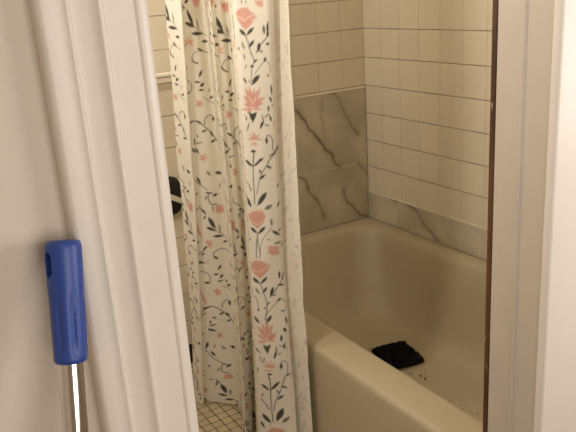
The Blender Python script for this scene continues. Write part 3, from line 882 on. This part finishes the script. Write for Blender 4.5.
bm = bmesh.new(); loft(bm, rngs(gp, fl)); grip = from_bm('grip', bm, M_blue, broom, True, 50)
# hanging hole through the grip
cam_dir = Vector((-.98, .18, 0)); view_left = Vector((-.18, -.98, 0))
hd = (view_left * .88 - cam_dir * .47); hd -= ax * hd.dot(ax); hd.normalize(); hw = ax.cross(hd).normalized()
bm = bmesh.new(); rg = []
for q in (-.05, .05):
    c = ax * (L - .0215) + hd * q; ring = []
    for k in range(32):
        t = 2 * PI * k / 32; off = .0058 if math.sin(t) >= 0 else -.0058
        ring.append(c + hw * (.0052 * math.cos(t)) + ax * (off + .0056 * math.sin(t)))
    rg.append(ring)
loft(bm, rg); cut = from_bm('cutter', bm, M_black, broom)
md = grip.modifiers.new('hole', 'BOOLEAN'); md.operation = 'DIFFERENCE'; md.object = cut; md.solver = 'EXACT'
bpy.context.view_layer.update()
ev = grip.evaluated_get(bpy.context.evaluated_depsgraph_get()); nm = bpy.data.meshes.new_from_object(ev)
grip.modifiers.clear(); grip.data = nm; nm.name = 'grip'
nm.materials.clear(); nm.materials.append(M_blue)
nm.polygons.foreach_set('material_index', [0] * len(nm.polygons)); nm.set_sharp_from_angle(angle=math.radians(40))
bpy.data.objects.remove(cut)
part(grip, 'ribbed blue plastic grip with a hanging hole')
bm = bmesh.new(); loft(bm, rngs([(.07, .0121), (L - GL + .01, .0121)])); part(from_bm('pole', bm, M_chrome, broom, True, 40), 'shiny steel pole')
hc = Bs + ax * .075
bm = bmesh.new(); tube(bm, hc - ax * .01 - Bs, hc + ax * .06 - Bs, .019, r2=.015); box(bm, -.03, .03, -.13, .13, .055, .085, bev=.008); from_bm('head', bm, M_blue, broom, True, 40)
bm = bmesh.new(); rr = random.Random(9)
for i in range(4):
    for j in range(24):
        x, y = -.022 + .0147 * i, -.12 + .0104 * j
        tube(bm, (x, y, .056), (x * 1.5 + rr.gauss(0, .002), y * 1.08, .0005), .0028, 6, .0038)
from_bm('bristles', bm, M_bristle, broom)

# ------------------------------------------------------------------ light
def lamp(name, typ, loc, power, col, size=.1, target=None, sy=None):
    d = bpy.data.lights.new(name, typ); d.energy = power; d.color = col
    if typ == 'AREA':
        d.size = size
        if sy: d.shape = 'RECTANGLE'; d.size_y = sy
    else: d.shadow_soft_size = size
    o = bpy.data.objects.new(name, d); COL.objects.link(o); o.location = loc
    if target: o.rotation_euler = (Vector(target) - Vector(loc)).to_track_quat('-Z', 'Y').to_euler()
    return o
lamp('bathroom_light', 'AREA', (1.14, -1.85, .80), 14.8, (1, .945, .865), .16, (.45, -.2, .80), .16)
lamp('vanity_light', 'AREA', (.42, -2.02, .72), 11.5, (1, .945, .865), .5, (.50, -.9, 1.05), .12)
lamp('hall_light', 'AREA', (2.95, -1.35, .10), 8.8, (1, .95, .91), .8, (1.6, -1.3, -.05))
lamp('hall_side_light', 'AREA', (2.35, -.38, .0), 6.6, (1, .96, .93), .45, (1.6, -1.0, .0))
lamp('hall_fill_light', 'POINT', (2.7, -2.0, 1.12), 4.6, (1, .92, .84), .2)  # added fill, no known fixture: softens the broom shadow, lifts the left wall
w = bpy.data.worlds.new('world'); S.world = w; w.use_nodes = True
w.node_tree.nodes['Background'].inputs[0].default_value = (1, .9, .8, 1); w.node_tree.nodes['Background'].inputs[1].default_value = .02

# ------------------------------------------------------------------ camera
cd = bpy.data.cameras.new('camera'); cam = bpy.data.objects.new('camera', cd); COL.objects.link(cam)
cd.sensor_width = 36; cd.lens = 707.98 / 576 * 36; cd.clip_start = .02
F, R, U = Vector((-.82024, .48198, -.30807)), Vector((.52352, .84955, -.06475)), Vector((-.23051, .21439, .94916))
cam.matrix_world = Matrix(((R.x, U.x, -F.x, 2.23875), (R.y, U.y, -F.y, -1.70554), (R.z, U.z, -F.z, .17144), (0, 0, 0, 1)))
S.camera = cam
vs = S.view_settings; vs.view_transform = 'Standard'; vs.look = 'None'; vs.gamma = 1; vs.use_curve_mapping = False; vs.exposure = 0
